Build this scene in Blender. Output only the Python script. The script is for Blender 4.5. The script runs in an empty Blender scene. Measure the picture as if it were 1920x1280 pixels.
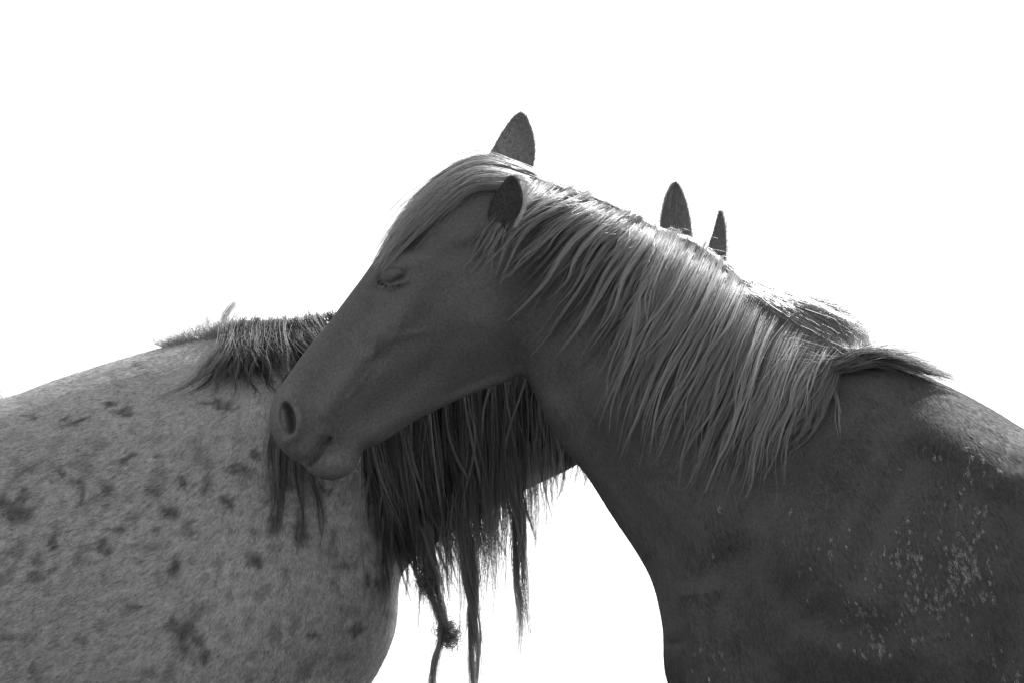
import bpy, bmesh, math, random
import numpy as np
from mathutils import Vector
from mathutils.bvhtree import BVHTree

random.seed(7)
rng = np.random.default_rng(11)
scene = bpy.context.scene
COL = scene.collection

# ------------------------------------------------------------------ camera
D, HC, FPX = 4.5, 0.857, 5341.0
PITCH = math.atan((1310 - 640) / FPX)
cam = bpy.data.cameras.new('camera')
cam.sensor_width = 36.0
cam.lens = 36.0 * FPX / 1920.0
cam.clip_start, cam.clip_end = 0.1, 8000
camo = bpy.data.objects.new('camera', cam)
COL.objects.link(camo)
camo.location = (0, -D, HC)
camo.rotation_euler = (math.pi / 2 + PITCH, 0, 0)
scene.camera = camo

# ------------------------------------------------------------------ sky, sun, exposure
SUN = Vector((0.40, 0.58, 0.71)).normalized()
sun_el = math.asin(SUN.z)
sun_az = math.atan2(SUN.x, SUN.y)
w = bpy.data.worlds.new('World')
scene.world = w
w.use_nodes = True
nt = w.node_tree
bg = nt.nodes['Background']
sky = nt.nodes.new('ShaderNodeTexSky')
sky.sky_type = 'NISHITA'
sky.sun_disc = False
sky.sun_elevation = sun_el
sky.sun_rotation = sun_az
sky.air_density, sky.dust_density, sky.ozone_density = 1.0, 1.0, 1.0
bw = nt.nodes.new('ShaderNodeRGBToBW')
nt.links.new(sky.outputs[0], bw.inputs[0])
nt.links.new(bw.outputs[0], bg.inputs[0])
bg.inputs[1].default_value = 0.12
sl = bpy.data.lights.new('sun', 'SUN')
sl.energy = 3.6
sl.angle = math.radians(0.6)
sl.color = (1, 1, 1)
so = bpy.data.objects.new('sun', sl)
COL.objects.link(so)
so.rotation_euler = SUN.to_track_quat('Z', 'Y').to_euler()
so.location = (6, 6, 9)
vs = scene.view_settings
vs.view_transform = 'Standard'
vs.look = 'None'
vs.gamma = 1.0
vs.use_curve_mapping = False
vs.exposure = 1.0
cy = scene.cycles
cy.max_bounces = 8
cy.diffuse_bounces = 3
cy.glossy_bounces = 3
cy.transmission_bounces = 6
cy.transparent_max_bounces = 8
cy.use_denoising = True
cy.denoiser = 'OPENIMAGEDENOISE'
cy.denoising_prefilter = 'ACCURATE'
cy.denoising_input_passes = 'RGB_ALBEDO_NORMAL'
cy.use_adaptive_sampling = False
try:
    scene.cycles_curves.shape = 'RIBBONS'
    scene.cycles_curves.subdivisions = 2
except Exception:
    pass


# ------------------------------------------------------------------ measuring: photo pixel at a given distance -> metres
SP, CP = math.sin(PITCH), math.cos(PITCH)


def PA(px, py, y):
    px = np.asarray(px, float); py = np.asarray(py, float); y = np.asarray(y, float)
    a = (px - 960) / FPX
    b = (640 - py) / FPX
    ry = CP - b * SP
    rz = SP + b * CP
    t = (y + D) / ry
    return np.stack([t * a, np.broadcast_to(y, np.shape(t * a)), HC + t * rz], -1)


def P(px, py, y):
    return Vector(PA(px, py, y))


def to_px(co):
    v = co - np.array([0, -D, HC])
    d = v[..., 1] * CP + v[..., 2] * SP
    u = -v[..., 1] * SP + v[..., 2] * CP
    return 960 + FPX * v[..., 0] / d, 640 - FPX * u / d


# ------------------------------------------------------------------ noise (numpy)
def _hash(ix, iy, iz, seed):
    h = (ix.astype(np.int64) * 374761393 + iy.astype(np.int64) * 668265263 + iz.astype(np.int64) * 2147483647 + seed * 974711) & 0x7fffffff
    h = ((h ^ (h >> 13)) * 1274126177) & 0x7fffffff
    h = h ^ (h >> 16)
    return (h & 0xffff) / 65535.0


def vnoise(p, seed=0):
    i = np.floor(p).astype(np.int64)
    f = p - i
    f = f * f * (3 - 2 * f)
    r = 0
    for dx in (0, 1):
        for dy in (0, 1):
            for dz in (0, 1):
                wgt = (f[..., 0] if dx else 1 - f[..., 0]) * (f[..., 1] if dy else 1 - f[..., 1]) * (f[..., 2] if dz else 1 - f[..., 2])
                r = r + wgt * _hash(i[..., 0] + dx, i[..., 1] + dy, i[..., 2] + dz, seed)
    return r


def fbm(p, seed=0, octv=3):
    s, a, t = 0, 1.0, 0
    for k in range(octv):
        s = s + a * vnoise(p * (2 ** k), seed + k * 17)
        t += a
        a *= 0.5
    return s / t


def sstep(a, b, x):
    t = np.clip((x - a) / (b - a), 0, 1)
    return t * t * (3 - 2 * t)


# ------------------------------------------------------------------ materials
def mat(name):
    m = bpy.data.materials.new(name)
    m.use_nodes = True
    n = m.node_tree
    for x in list(n.nodes):
        n.nodes.remove(x)
    out = n.nodes.new('ShaderNodeOutputMaterial')
    return m, n, out


def skin_material(name, rough=0.62, bump=0.04, spec=0.25, scale=240, gain=1.0):
    m, n, out = mat(name)
    b = n.nodes.new('ShaderNodeBsdfPrincipled')
    at = n.nodes.new('ShaderNodeAttribute'); at.attribute_name = 'coat'
    tc = n.nodes.new('ShaderNodeTexCoord')
    nz = n.nodes.new('ShaderNodeTexNoise'); nz.inputs['Scale'].default_value = scale; nz.inputs['Detail'].default_value = 3
    n.links.new(tc.outputs['Object'], nz.inputs['Vector'])
    mr = n.nodes.new('ShaderNodeMapRange')
    mr.inputs['From Min'].default_value = 0.25; mr.inputs['From Max'].default_value = 0.75
    mr.inputs['To Min'].default_value = 0.75 * gain; mr.inputs['To Max'].default_value = 1.25 * gain
    n.links.new(nz.outputs[0], mr.inputs['Value'])
    mu = n.nodes.new('ShaderNodeMath'); mu.operation = 'MULTIPLY'
    n.links.new(at.outputs['Fac'], mu.inputs[0]); n.links.new(mr.outputs[0], mu.inputs[1])
    cc = n.nodes.new('ShaderNodeCombineColor')
    for k in range(3):
        n.links.new(mu.outputs[0], cc.inputs[k])
    n.links.new(cc.outputs[0], b.inputs['Base Color'])
    b.inputs['Roughness'].default_value = rough
    b.inputs['Specular IOR Level'].default_value = spec
    bp = n.nodes.new('ShaderNodeBump'); bp.inputs['Strength'].default_value = bump; bp.inputs['Distance'].default_value = 0.0015
    n.links.new(nz.outputs[0], bp.inputs['Height'])
    n.links.new(bp.outputs[0], b.inputs['Normal'])
    n.links.new(b.outputs[0], out.inputs[0])
    return m


def hair_material(name, var=0.35, rough=0.35, radial=0.6, gloss=0.0, matte=0.0):
    m, n, out = mat(name)
    h = n.nodes.new('ShaderNodeBsdfHairPrincipled')
    h.model = 'CHIANG'
    h.parametrization = 'COLOR'
    at = n.nodes.new('ShaderNodeAttribute'); at.attribute_name = 'coat'
    hi = n.nodes.new('ShaderNodeHairInfo')
    mr = n.nodes.new('ShaderNodeMapRange')
    mr.inputs['To Min'].default_value = 1 - var; mr.inputs['To Max'].default_value = 1 + var
    n.links.new(hi.outputs['Random'], mr.inputs['Value'])
    mu = n.nodes.new('ShaderNodeMath'); mu.operation = 'MULTIPLY'; mu.use_clamp = True
    n.links.new(at.outputs['Fac'], mu.inputs[0]); n.links.new(mr.outputs[0], mu.inputs[1])
    cc = n.nodes.new('ShaderNodeCombineColor')
    for k in range(3):
        n.links.new(mu.outputs[0], cc.inputs[k])
    n.links.new(cc.outputs[0], h.inputs['Color'])
    h.inputs['Roughness'].default_value = rough
    h.inputs['Radial Roughness'].default_value = radial
    h.inputs['Random Roughness'].default_value = 0.2
    h.inputs['Coat'].default_value = gloss
    if matte > 0:
        d = n.nodes.new('ShaderNodeBsdfDiffuse')
        n.links.new(cc.outputs[0], d.inputs[0])
        mx = n.nodes.new('ShaderNodeMixShader'); mx.inputs[0].default_value = matte
        n.links.new(h.outputs[0], mx.inputs[1]); n.links.new(d.outputs[0], mx.inputs[2])
        n.links.new(mx.outputs[0], out.inputs[0])
    else:
        n.links.new(h.outputs[0], out.inputs[0])
    return m


def ear_material(name, col, trans):
    m, n, out = mat(name)
    tc = n.nodes.new('ShaderNodeTexCoord')
    nz = n.nodes.new('ShaderNodeTexNoise'); nz.inputs['Scale'].default_value = 180
    n.links.new(tc.outputs['Object'], nz.inputs['Vector'])
    mr = n.nodes.new('ShaderNodeMapRange')
    mr.inputs['To Min'].default_value = col * 0.7; mr.inputs['To Max'].default_value = col * 1.3
    n.links.new(nz.outputs[0], mr.inputs['Value'])
    cc = n.nodes.new('ShaderNodeCombineColor')
    for k in range(3):
        n.links.new(mr.outputs[0], cc.inputs[k])
    d = n.nodes.new('ShaderNodeBsdfDiffuse'); t = n.nodes.new('ShaderNodeBsdfTranslucent')
    n.links.new(cc.outputs[0], d.inputs[0]); n.links.new(cc.outputs[0], t.inputs[0])
    mx = n.nodes.new('ShaderNodeMixShader'); mx.inputs[0].default_value = trans
    n.links.new(d.outputs[0], mx.inputs[1]); n.links.new(t.outputs[0], mx.inputs[2])
    n.links.new(mx.outputs[0], out.inputs[0])
    return m


def plain_material(name, col, rough, scale=30, amp=0.3):
    m, n, out = mat(name)
    b = n.nodes.new('ShaderNodeBsdfPrincipled')
    tc = n.nodes.new('ShaderNodeTexCoord')
    nz = n.nodes.new('ShaderNodeTexNoise'); nz.inputs['Scale'].default_value = scale; nz.inputs['Detail'].default_value = 6
    n.links.new(tc.outputs['Object'], nz.inputs['Vector'])
    mr = n.nodes.new('ShaderNodeMapRange')
    mr.inputs['To Min'].default_value = col * (1 - amp); mr.inputs['To Max'].default_value = col * (1 + amp)
    n.links.new(nz.outputs[0], mr.inputs['Value'])
    cc = n.nodes.new('ShaderNodeCombineColor')
    for k in range(3):
        n.links.new(mr.outputs[0], cc.inputs[k])
    n.links.new(cc.outputs[0], b.inputs['Base Color'])
    b.inputs['Roughness'].default_value = rough
    n.links.new(b.outputs[0], out.inputs[0])
    return m


M_SKIN_D = skin_material('dark_coat_skin', rough=0.7, spec=0.12)
M_SKIN_L = skin_material('roan_coat_skin', spec=0.2)
M_COAT_D = hair_material('dark_coat_hair', 0.35, 0.5, 0.8, matte=0.85)
M_COAT_L = hair_material('roan_coat_hair', 0.75, 0.4, 0.7, matte=0.5)
M_MANE = hair_material('mane_hair', 0.45, 0.32, 0.6, matte=0.5)
M_MANE_L = hair_material('roan_mane_hair', 0.5, 0.4, 0.7, matte=0.85)
M_EAR_FAR_LIT = ear_material('far_ear_lit', 0.38, 0.5)  # far ear of the dark horse: sunlight through it put into the pale colour
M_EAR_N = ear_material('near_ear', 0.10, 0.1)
M_EAR_L = ear_material('roan_ear', 0.30, 0.45)
M_EYE = plain_material('eye_gloss', 0.015, 0.08)
M_HOOF = plain_material('hoof_horn', 0.08, 0.5)
M_GROUND = plain_material('dry_turf', 0.05, 0.9, 3.0, 0.5)

# ------------------------------------------------------------------ ground
bm = bmesh.new()
R = 3000
rings = [0, 2, 5, 12, 40, 150, 600, R]
prev = None
vc = bm.verts.new((0, 0, 0))
for r in rings[1:]:
    cur = [bm.verts.new((r * math.cos(a * math.tau / 48), r * math.sin(a * math.tau / 48), 0)) for a in range(48)]
    for k in range(48):
        if prev is None:
            bm.faces.new((vc, cur[k], cur[(k + 1) % 48]))
        else:
            bm.faces.new((prev[k], cur[k], cur[(k + 1) % 48], prev[(k + 1) % 48]))
    prev = cur
me = bpy.data.meshes.new('ground'); bm.to_mesh(me); bm.free()
me.materials.append(M_GROUND)
g = bpy.data.objects.new('ground', me); COL.objects.link(g)
g['kind'] = 'structure'


# ------------------------------------------------------------------ lofts
def catmull(arr, sub):
    a = np.asarray(arr, float)
    n = len(a)
    out = []
    for i in range(n - 1):
        p0, p1, p2, p3 = a[max(i - 1, 0)], a[i], a[i + 1], a[min(i + 2, n - 1)]
        for k in range(sub):
            t = k / sub
            out.append(0.5 * ((2 * p1) + (-p0 + p2) * t + (2 * p0 - 5 * p1 + 4 * p2 - p3) * t * t + (-p0 + 3 * p1 - 3 * p2 + p3) * t ** 3))
    out.append(a[-1])
    return np.array(out)


def loft_bm(bm, stations, sub=6, nring=28, low=0.0):
    """stations: (topx, topy, botx, boty, yc, halfwidth, p, k): rings of a tapering, side-symmetric tube"""
    st = catmull(stations, sub)
    prev = None
    first = last = None
    for s in st:
        T = PA(s[0], s[1], s[4]); B = PA(s[2], s[3], s[4])
        c = (T + B) / 2; ax = (T - B) / 2
        ring = []
        for k in range(nring):
            f = math.tau * k / nring
            cs, sn = math.cos(f), math.sin(f)
            wd = s[5] * math.copysign(abs(sn) ** (s[6] + (s[8] if len(s) > 8 else low) * max(0.0, -cs)), sn) * (1 + s[7] * cs)
            ring.append(bm.verts.new(Vector(c + ax * cs) + Vector((0, wd, 0))))
        if prev:
            for k in range(nring):
                bm.faces.new((prev[k], prev[(k + 1) % nring], ring[(k + 1) % nring], ring[k]))
        else:
            bm.faces.new(ring)
        prev = ring
    bm.faces.new(prev[::-1])


def leg_bm(bm, x, y, ztop, hind, facing):
    """a leg from inside the trunk to the hoof: (z, x offset, half depth, half width)"""
    if not hind:
        rows = [(ztop, 0.02, 0.13, 0.08), (0.78, 0.0, 0.095, 0.075), (0.62, 0.0, 0.065, 0.055), (0.50, 0, 0.045, 0.042), (0.44, 0.005, 0.046, 0.043),
                (0.38, 0, 0.034, 0.030), (0.26, 0, 0.029, 0.024), (0.17, 0, 0.036, 0.032), (0.11, 0.02, 0.030, 0.028), (0.07, 0.035, 0.04, 0.04)]
    else:
        rows = [(ztop, 0.0, 0.20, 0.11), (0.85, 0.02, 0.15, 0.10), (0.70, -0.03, 0.10, 0.075), (0.58, -0.12, 0.065, 0.05), (0.50, -0.15, 0.055, 0.042),
                (0.40, -0.13, 0.042, 0.034), (0.27, -0.11, 0.032, 0.027), (0.17, -0.10, 0.038, 0.034), (0.11, -0.08, 0.032, 0.03), (0.07, -0.065, 0.04, 0.04)]
    rows = catmull(rows, 4)
    prev = None
    for z, dx, hd, hw in rows:
        ring = [bm.verts.new((x + facing * dx + hd * math.cos(a * math.tau / 16), y + hw * math.sin(a * math.tau / 16), z)) for a in range(16)]
        if prev:
            for k in range(16):
                bm.faces.new((prev[k], ring[k], ring[(k + 1) % 16], prev[(k + 1) % 16]))
        else:
            bm.faces.new(ring[::-1])
        prev = ring
    bm.faces.new(prev)


def hoof(parent, x, y):
    bm = bmesh.new()
    prev = None
    for z, r, dx in ((0.0, 0.062, 0), (0.02, 0.060, 0), (0.08, 0.046, 0.012), (0.095, 0.04, 0.016)):
        ring = [bm.verts.new((x + dx * parent['facing'] * -1 + r * math.cos(a * math.tau / 20) * 1.08, y + r * math.sin(a * math.tau / 20), z)) for a in range(20)]
        if prev:
            for k in range(20):
                bm.faces.new((prev[k], prev[(k + 1) % 20], ring[(k + 1) % 20], ring[k]))
        else:
            bm.faces.new(ring[::-1])
        prev = ring
    bm.faces.new(prev)
    me = bpy.data.meshes.new('hoof'); bm.to_mesh(me); bm.free(); me.materials.append(M_HOOF)
    for p in me.polygons:
        p.use_smooth = True
    o = bpy.data.objects.new('hoof', me); COL.objects.link(o); attach(o, parent)


def attach(o, parent):
    o.parent = parent
    o.matrix_parent_inverse = parent.matrix_world.inverted()


def ellipsoid_bm(bm, c, r, seg=24):
    res = bmesh.ops.create_uvsphere(bm, u_segments=seg, v_segments=seg // 2, radius=1.0)
    for v in res['verts']:
        v.co = Vector((c[0] + v.co.x * r[0], c[1] + v.co.y * r[1], c[2] + v.co.z * r[2]))


def fuse(bm, voxel, smooth_it):
    """weld overlapping closed shells into one continuous skin"""
    me = bpy.data.meshes.new('tmp'); bmesh.ops.recalc_face_normals(bm, faces=bm.faces[:]); bm.to_mesh(me); bm.free()
    o = bpy.data.objects.new('tmp', me); COL.objects.link(o)
    r = o.modifiers.new('r', 'REMESH'); r.mode = 'VOXEL'; r.voxel_size = voxel; r.use_smooth_shade = True
    s = o.modifiers.new('s', 'SMOOTH'); s.factor = 0.5; s.iterations = smooth_it
    dg = bpy.context.evaluated_depsgraph_get()
    new = bpy.data.meshes.new_from_object(o.evaluated_get(dg))
    bpy.data.objects.remove(o); bpy.data.meshes.remove(me)
    return new


def refine(me, test, times, smooth_n):
    for _ in range(times):
        bm = bmesh.new(); bm.from_mesh(me)
        fs = [f for f in bm.faces if test(f.calc_center_median())]
        es = list({e for f in fs for e in f.edges})
        bmesh.ops.subdivide_edges(bm, edges=es, cuts=1, use_grid_fill=True)
        vs_ = [v for v in bm.verts if test(v.co)]
        for _k in range(smooth_n):
            bmesh.ops.smooth_vert(bm, verts=vs_, factor=0.5, use_axis_x=True, use_axis_y=True, use_axis_z=True)
        bm.to_mesh(me); bm.free()


def get_co(me):
    c = np.empty(len(me.vertices) * 3, np.float32); me.vertices.foreach_get('co', c)
    return c.reshape(-1, 3).astype(float)


def set_co(me, c):
    me.vertices.foreach_set('co', c.astype(np.float32).ravel()); me.update()


def seg_dist(q, pts):
    best = np.full(len(q), 1e9)
    for a, b in zip(pts[:-1], pts[1:]):
        ab = b - a
        L = max(float(ab @ ab), 1e-12)
        t = np.clip(((q - a) @ ab) / L, 0, 1)
        d = np.linalg.norm(q - (a + t[:, None] * ab), axis=1)
        best = np.minimum(best, d)
    return best


PXM = 1.0 / 1187.0


class Sculpt:
    """soft strokes on both flanks of a side-symmetric body"""

    def __init__(s, me, yc_fn, near):
        s.me, s.yc, s.near = me, yc_fn, near
        s.co = get_co(me)
        s.q = s.co[:, [0, 2]].copy()
        dy = s.co[:, 1] - yc_fn(s.co)
        s.side = np.sign(dy) * sstep(0.004, 0.035, np.abs(dy))

    def _pts(s, pts):
        return [PA(p[0], p[1], s.near)[[0, 2]] for p in pts]

    def stroke(s, pts, rad, mm, power=2, both=True):
        pts = s._pts(pts if len(pts) > 1 else [pts[0], pts[0]])
        d = seg_dist(s.q, pts) / (rad * PXM)
        wgt = np.exp(-d ** power)
        sd = s.side if both else np.where(s.side < 0, s.side, 0)
        s.co[:, 1] += sd * wgt * mm * 0.001

    def oval(s, c, rx, ry, ang, mm, power=2):
        c = PA(c[0], c[1], s.near)[[0, 2]]
        a = math.radians(ang)
        d = s.q - c
        u = (d[:, 0] * math.cos(a) + d[:, 1] * math.sin(a)) / (rx * PXM)
        v = (-d[:, 0] * math.sin(a) + d[:, 1] * math.cos(a)) / (ry * PXM)
        r = np.sqrt(u * u + v * v)
        s.co[:, 1] += s.side * np.exp(-r ** power) * mm * 0.001
        return r

    def pit(s, c, rx, ry, ang, mm):
        # a flared opening: shallow towards the front, deepest under its rear rim
        c = PA(c[0], c[1], s.near)[[0, 2]]
        a = math.radians(ang)
        d = s.q - c
        u = (d[:, 0] * math.cos(a) + d[:, 1] * math.sin(a)) / (rx * PXM)
        v = (-d[:, 0] * math.sin(a) + d[:, 1] * math.cos(a)) / (ry * PXM)
        r = np.sqrt(u * u + v * v)
        dep = sstep(1.12, 0.72, r) * (0.22 + 0.78 * sstep(-0.55, 0.65, u))
        s.co[:, 1] -= s.side * dep * mm * 0.001

    def done(s):
        set_co(s.me, s.co)


def horse_root(name, loc, label, facing):
    o = bpy.data.objects.new(name, None); COL.objects.link(o)
    o.empty_display_size = 0.2
    o.location = loc
    o['label'] = label; o['category'] = 'horse'; o['facing'] = facing
    bpy.context.view_layer.update()
    return o


def set_attr(me, name, val):
    a = me.attributes.new(name, 'FLOAT', 'POINT')
    a.data.foreach_set('value', np.asarray(val, np.float32))


# ------------------------------------------------------------------ hair
def resample(poly, K):
    poly = np.asarray(poly, float)
    dense = catmull(poly, 8)
    d = np.r_[0, np.cumsum(np.linalg.norm(np.diff(dense, axis=0), axis=1))]
    t = np.linspace(0, d[-1], K)
    return np.stack([np.interp(t, d, dense[:, k]) for k in range(dense.shape[1])], 1)


def drape(px, bvh, off, y0, yfree):
    """lay photo-measured hair paths (L,K,2) over a skin; off (L,K) metres proud of it, y0 depth of the root line"""
    L, K, _ = px.shape
    C = Vector((0, -D, HC))
    far = PA(px[..., 0], px[..., 1], 3.0)
    ys = np.full((L, K), np.nan)
    for i in range(L):
        for k in range(K):
            dr = Vector(far[i, k]) - C
            h = bvh.ray_cast(C, dr.normalized(), 9)
            if h[0] is not None:
                ys[i, k] = h[0].y
    for i in range(L):
        ok = ~np.isnan(ys[i])
        idx = np.arange(K)
        if not ok.any():
            ys[i] = np.linspace(y0 if y0 is not None else yfree, yfree, K)
            continue
        f = idx[ok][0]; l = idx[ok][-1]
        ky, kk = list(ys[i][ok]), list(idx[ok])
        if f > 0:
            kk.insert(0, 0); ky.insert(0, y0 if y0 is not None else ky[0])
        if l < K - 1:
            kk.append(K - 1); ky.append(0.5 * ky[-1] + 0.5 * yfree if yfree is not None else ky[-1])
        ys[i] = np.interp(idx, kk, ky)
        ys[i] = np.minimum(ys[i], np.convolve(np.pad(ys[i], 2, 'edge'), np.ones(5) / 5, 'valid'))
    return PA(px[..., 0], px[..., 1], ys - off)


def spread_guides(guides, n, K, jx, jy, tipj, seed, lo=0.0, hi=1.0, ext=0.0, lmin=0.72, lmax=1.06, wave=1.0):
    r = np.random.default_rng(seed)
    if ext:
        guides = [list(g) + [(g[-1][0] + ext * (g[-1][0] - g[-2][0]), g[-1][1] + ext * (g[-1][1] - g[-2][1]))] for g in guides]
    G = np.stack([resample(g, K) for g in guides])
    pos = np.sort(r.uniform(lo, hi, n)) * (len(G) - 1)
    i = np.clip(pos.astype(int), 0, len(G) - 2) if len(G) > 1 else np.zeros(n, int)
    f = (pos - i)[:, None, None] if len(G) > 1 else np.zeros((n, 1, 1))
    j = np.minimum(i + 1, len(G) - 1)
    px = G[i] * (1 - f) + G[j] * f
    t = np.linspace(0, 1, K)[None, :]
    px[..., 0] += r.normal(0, jx, (n, 1)) + r.normal(0, tipj, (n, 1)) * t ** 1.5
    px[..., 1] += r.normal(0, jy, (n, 1))
    ln = r.uniform(lmin, lmax, (n, 1))
    root = px[:, :1]
    # length variation along own path
    tt = np.clip(t * ln, 0, 1) * (K - 1)
    a = np.floor(tt).astype(int); a = np.minimum(a, K - 2); fr = (tt - a)[..., None]
    ar = np.arange(n)[:, None]
    px = px[ar, a] * (1 - fr) + px[ar, a + 1] * fr
    # slow waviness of each lock
    ph = r.uniform(0, 6.28, (n, 1)); fq = r.uniform(0.8, 2.2, (n, 1)); am = wave * r.uniform(1, 7, (n, 1))
    px[..., 0] += am * np.sin(ph + fq * 6.28 * t) * t
    return px


def strands(locks, per, spread, tip_spread, seed, wig=0.0012, short=(0.75, 1.0), stray=0.04, root_spread=None):
    """(L,K,3) lock centres -> (L*per,K,3) hairs gathered towards each lock's tip"""
    r = np.random.default_rng(seed)
    L, K, _ = locks.shape
    t = np.linspace(0, 1, K)
    S = np.repeat(locks, per, axis=0)
    n = len(S)
    lsp = np.repeat(r.uniform(0.5, 1.4, L), per)[:, None, None]
    o = r.normal(0, 1, (n, 1, 3)); o /= np.linalg.norm(o, axis=2, keepdims=True); o *= r.uniform(0, 1, (n, 1, 1)) ** 0.6
    rs = spread if root_spread is None else root_spread
    spread = np.repeat(np.broadcast_to(spread, (L,)), per)[:, None]
    rs = np.minimum(rs, 4 * spread)
    t_ = t[None, :]
    prof = np.where(t_ < 0.35, rs + (spread - rs) * (t_ / 0.35), spread + (np.minimum(tip_spread, spread) - spread) * (np.clip((t_ - 0.35) / 0.65, 0, 1)) ** 0.8)[..., None]
    S = S + o * prof * lsp
    st = (r.uniform(0, 1, (n, 1, 1)) < stray)
    S = S + st * r.normal(0, 1, (n, 1, 3)) * (0.002 + 0.015 * t[None, :, None] ** 1.5)
    if wig:
        ph = r.uniform(0, 6.28, (n, 1, 3)); fq = r.uniform(1.0, 4.0, (n, 1, 3))
        S = S + wig * np.sin(ph + fq * 6.28 * t[None, :, None]) * np.sqrt(t)[None, :, None] * r.uniform(0.3, 1.6, (n, 1, 1))
    ln = r.uniform(short[0], short[1], (n, 1))
    tt = t[None, :] * ln * (K - 1)
    a = np.minimum(np.floor(tt).astype(int), K - 2); f = (tt - a)[..., None]
    ar = np.arange(n)[:, None]
    return S[ar, a] * (1 - f) + S[ar, a + 1] * f


def hair_object(name, parent, S, rad, coat, material, kind='stuff', tip=0.25):
    n, K, _ = S.shape
    cu = bpy.data.hair_curves.new(name)
    cu.add_curves([K] * n)
    cu.points.foreach_set('position', S.astype(np.float32).ravel())
    t = np.linspace(0, 1, K)
    rr = np.broadcast_to(rad * (1 - (1 - tip) * t ** 2)[None, :], (n, K))
    ra = cu.attributes.get('radius') or cu.attributes.new('radius', 'FLOAT', 'POINT')
    ra.data.foreach_set('value', rr.astype(np.float32).ravel())
    ca = cu.attributes.new('coat', 'FLOAT', 'CURVE')
    ca.data.foreach_set('value', np.broadcast_to(np.asarray(coat, np.float32), (n,)).copy())
    cu.materials.append(material)
    o = bpy.data.objects.new(name, cu); COL.objects.link(o); attach(o, parent)
    if kind:
        o['kind'] = kind
    return o


def coat_fur(parent, me, flow_fn, coat_fn, n, length, rad, material, lift=0.22, seed=3, keep=None, len_fn=None):
    """short hair lying over the part of the skin near the view"""
    r = np.random.default_rng(seed)
    me.calc_loop_triangles()
    T = np.empty(len(me.loop_triangles) * 3, np.int32); me.loop_triangles.foreach_get('vertices', T); T = T.reshape(-1, 3)
    co = get_co(me)
    nr = np.empty(len(me.vertices) * 3, np.float32); me.vertices.foreach_get('normal', nr); nr = nr.reshape(-1, 3).astype(float)
    c = co[T].mean(1)
    fn = nr[T].mean(1)
    u, v = to_px(c)
    view = c - np.array([0, -D, HC]); view /= np.linalg.norm(view, axis=1)[:, None]
    ok = (u > -140) & (u < 2060) & (v > -100) & (v < 1400) & ((fn * view).sum(1) < 0.35)
    if keep is not None:
        ok &= keep(c)
    T = T[ok]
    A = np.linalg.norm(np.cross(co[T[:, 1]] - co[T[:, 0]], co[T[:, 2]] - co[T[:, 0]]), axis=1)
    pick = r.choice(len(T), n, p=A / A.sum())
    a, b = r.uniform(0, 1, n), r.uniform(0, 1, n)
    fl = a + b > 1; a[fl], b[fl] = 1 - a[fl], 1 - b[fl]
    tr = T[pick]
    wts = np.stack([1 - a - b, a, b], 1)[..., None]
    p = (co[tr] * wts).sum(1); nn = (nr[tr] * wts).sum(1); nn /= np.linalg.norm(nn, axis=1)[:, None]
    fl = flow_fn(p)
    fl = fl + 0.40 * (np.stack([fbm(p * 22, 5), fbm(p * 22, 6), fbm(p * 22, 7)], 1) - 0.5) * 2 + r.normal(0, 0.16, (n, 3))
    fl -= (fl * nn).sum(1)[:, None] * nn
    fl /= np.linalg.norm(fl, axis=1)[:, None] + 1e-9
    ln = (length * r.uniform(0.6, 1.25, n))[:, None]
    if len_fn is not None:
        ln = ln * len_fn(p)[:, None]
    K = 4
    S = np.empty((n, K, 3))
    lf = lift * r.uniform(0.5, 1.6, (n, 1))
    for k in range(K):
        t = k / (K - 1)
        S[:, k] = p + ln * (fl * t * (1 - 0.1 * t) + nn * (lf * t * (1.35 - 0.75 * t))) - nn * 0.0006
    return hair_object('coat', parent, S, rad, coat_fn(p), material, tip=0.3)


def make_ear(name, parent, base, tip, opening, width, arc, material, bend=(0, 0, 0), thick=0.004, label=None, nu=34, nv=17, peak=0.42, tp=2.4, foot=0.62):
    """cupped leaf-shaped ear with a thick rim"""
    base, tip, opening, bend = (np.array(x, float) for x in (base, tip, opening, bend))
    ax = tip - base; L = np.linalg.norm(ax); a = ax / L
    op = opening - (opening @ a) * a; op /= np.linalg.norm(op)
    sd = np.cross(a, op)
    rows = []
    for i in range(nu + 1):
        u = i / nu
        wd = width * ((foot + (1 - foot) * math.sin(math.pi * min(u / (2 * peak), 0.5)))) * (1 - max(0, (u - peak) / (1 - peak)) ** tp) ** 0.72
        A = arc * (1 - 0.55 * u)
        Rr = wd / max(math.sin(min(A, 1.55)), 0.2)
        cpt = base + ax * u + bend * (4 * u * (1 - u))
        row = []
        for j in range(nv):
            v = -1 + 2 * j / (nv - 1)
            th = v * A
            row.append(cpt + sd * Rr * math.sin(th) * (wd / max(Rr * math.sin(min(A, 1.55)), 1e-6) if Rr > 0 else 0) + op * (Rr * (1 - math.cos(th))))
        rows.append(row)
    bm = bmesh.new()
    V = [[bm.verts.new(Vector(p)) for p in row] for row in rows]
    for i in range(nu):
        for j in range(nv - 1):
            bm.faces.new((V[i][j], V[i][j + 1], V[i + 1][j + 1], V[i + 1][j]))
    bmesh.ops.remove_doubles(bm, verts=bm.verts[:], dist=1e-5)
    bmesh.ops.recalc_face_normals(bm, faces=bm.faces[:])
    me = bpy.data.meshes.new(name); bm.to_mesh(me); bm.free()
    me.materials.append(material)
    for p in me.polygons:
        p.use_smooth = True
    o = bpy.data.objects.new(name, me); COL.objects.link(o); attach(o, parent)
    so_ = o.modifiers.new('thickness', 'SOLIDIFY'); so_.thickness = thick; so_.offset = 0
    o.modifiers.new('round', 'SUBSURF').render_levels = 1
    if label:
        o['label'] = label
    return o, np.array(rows)


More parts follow.
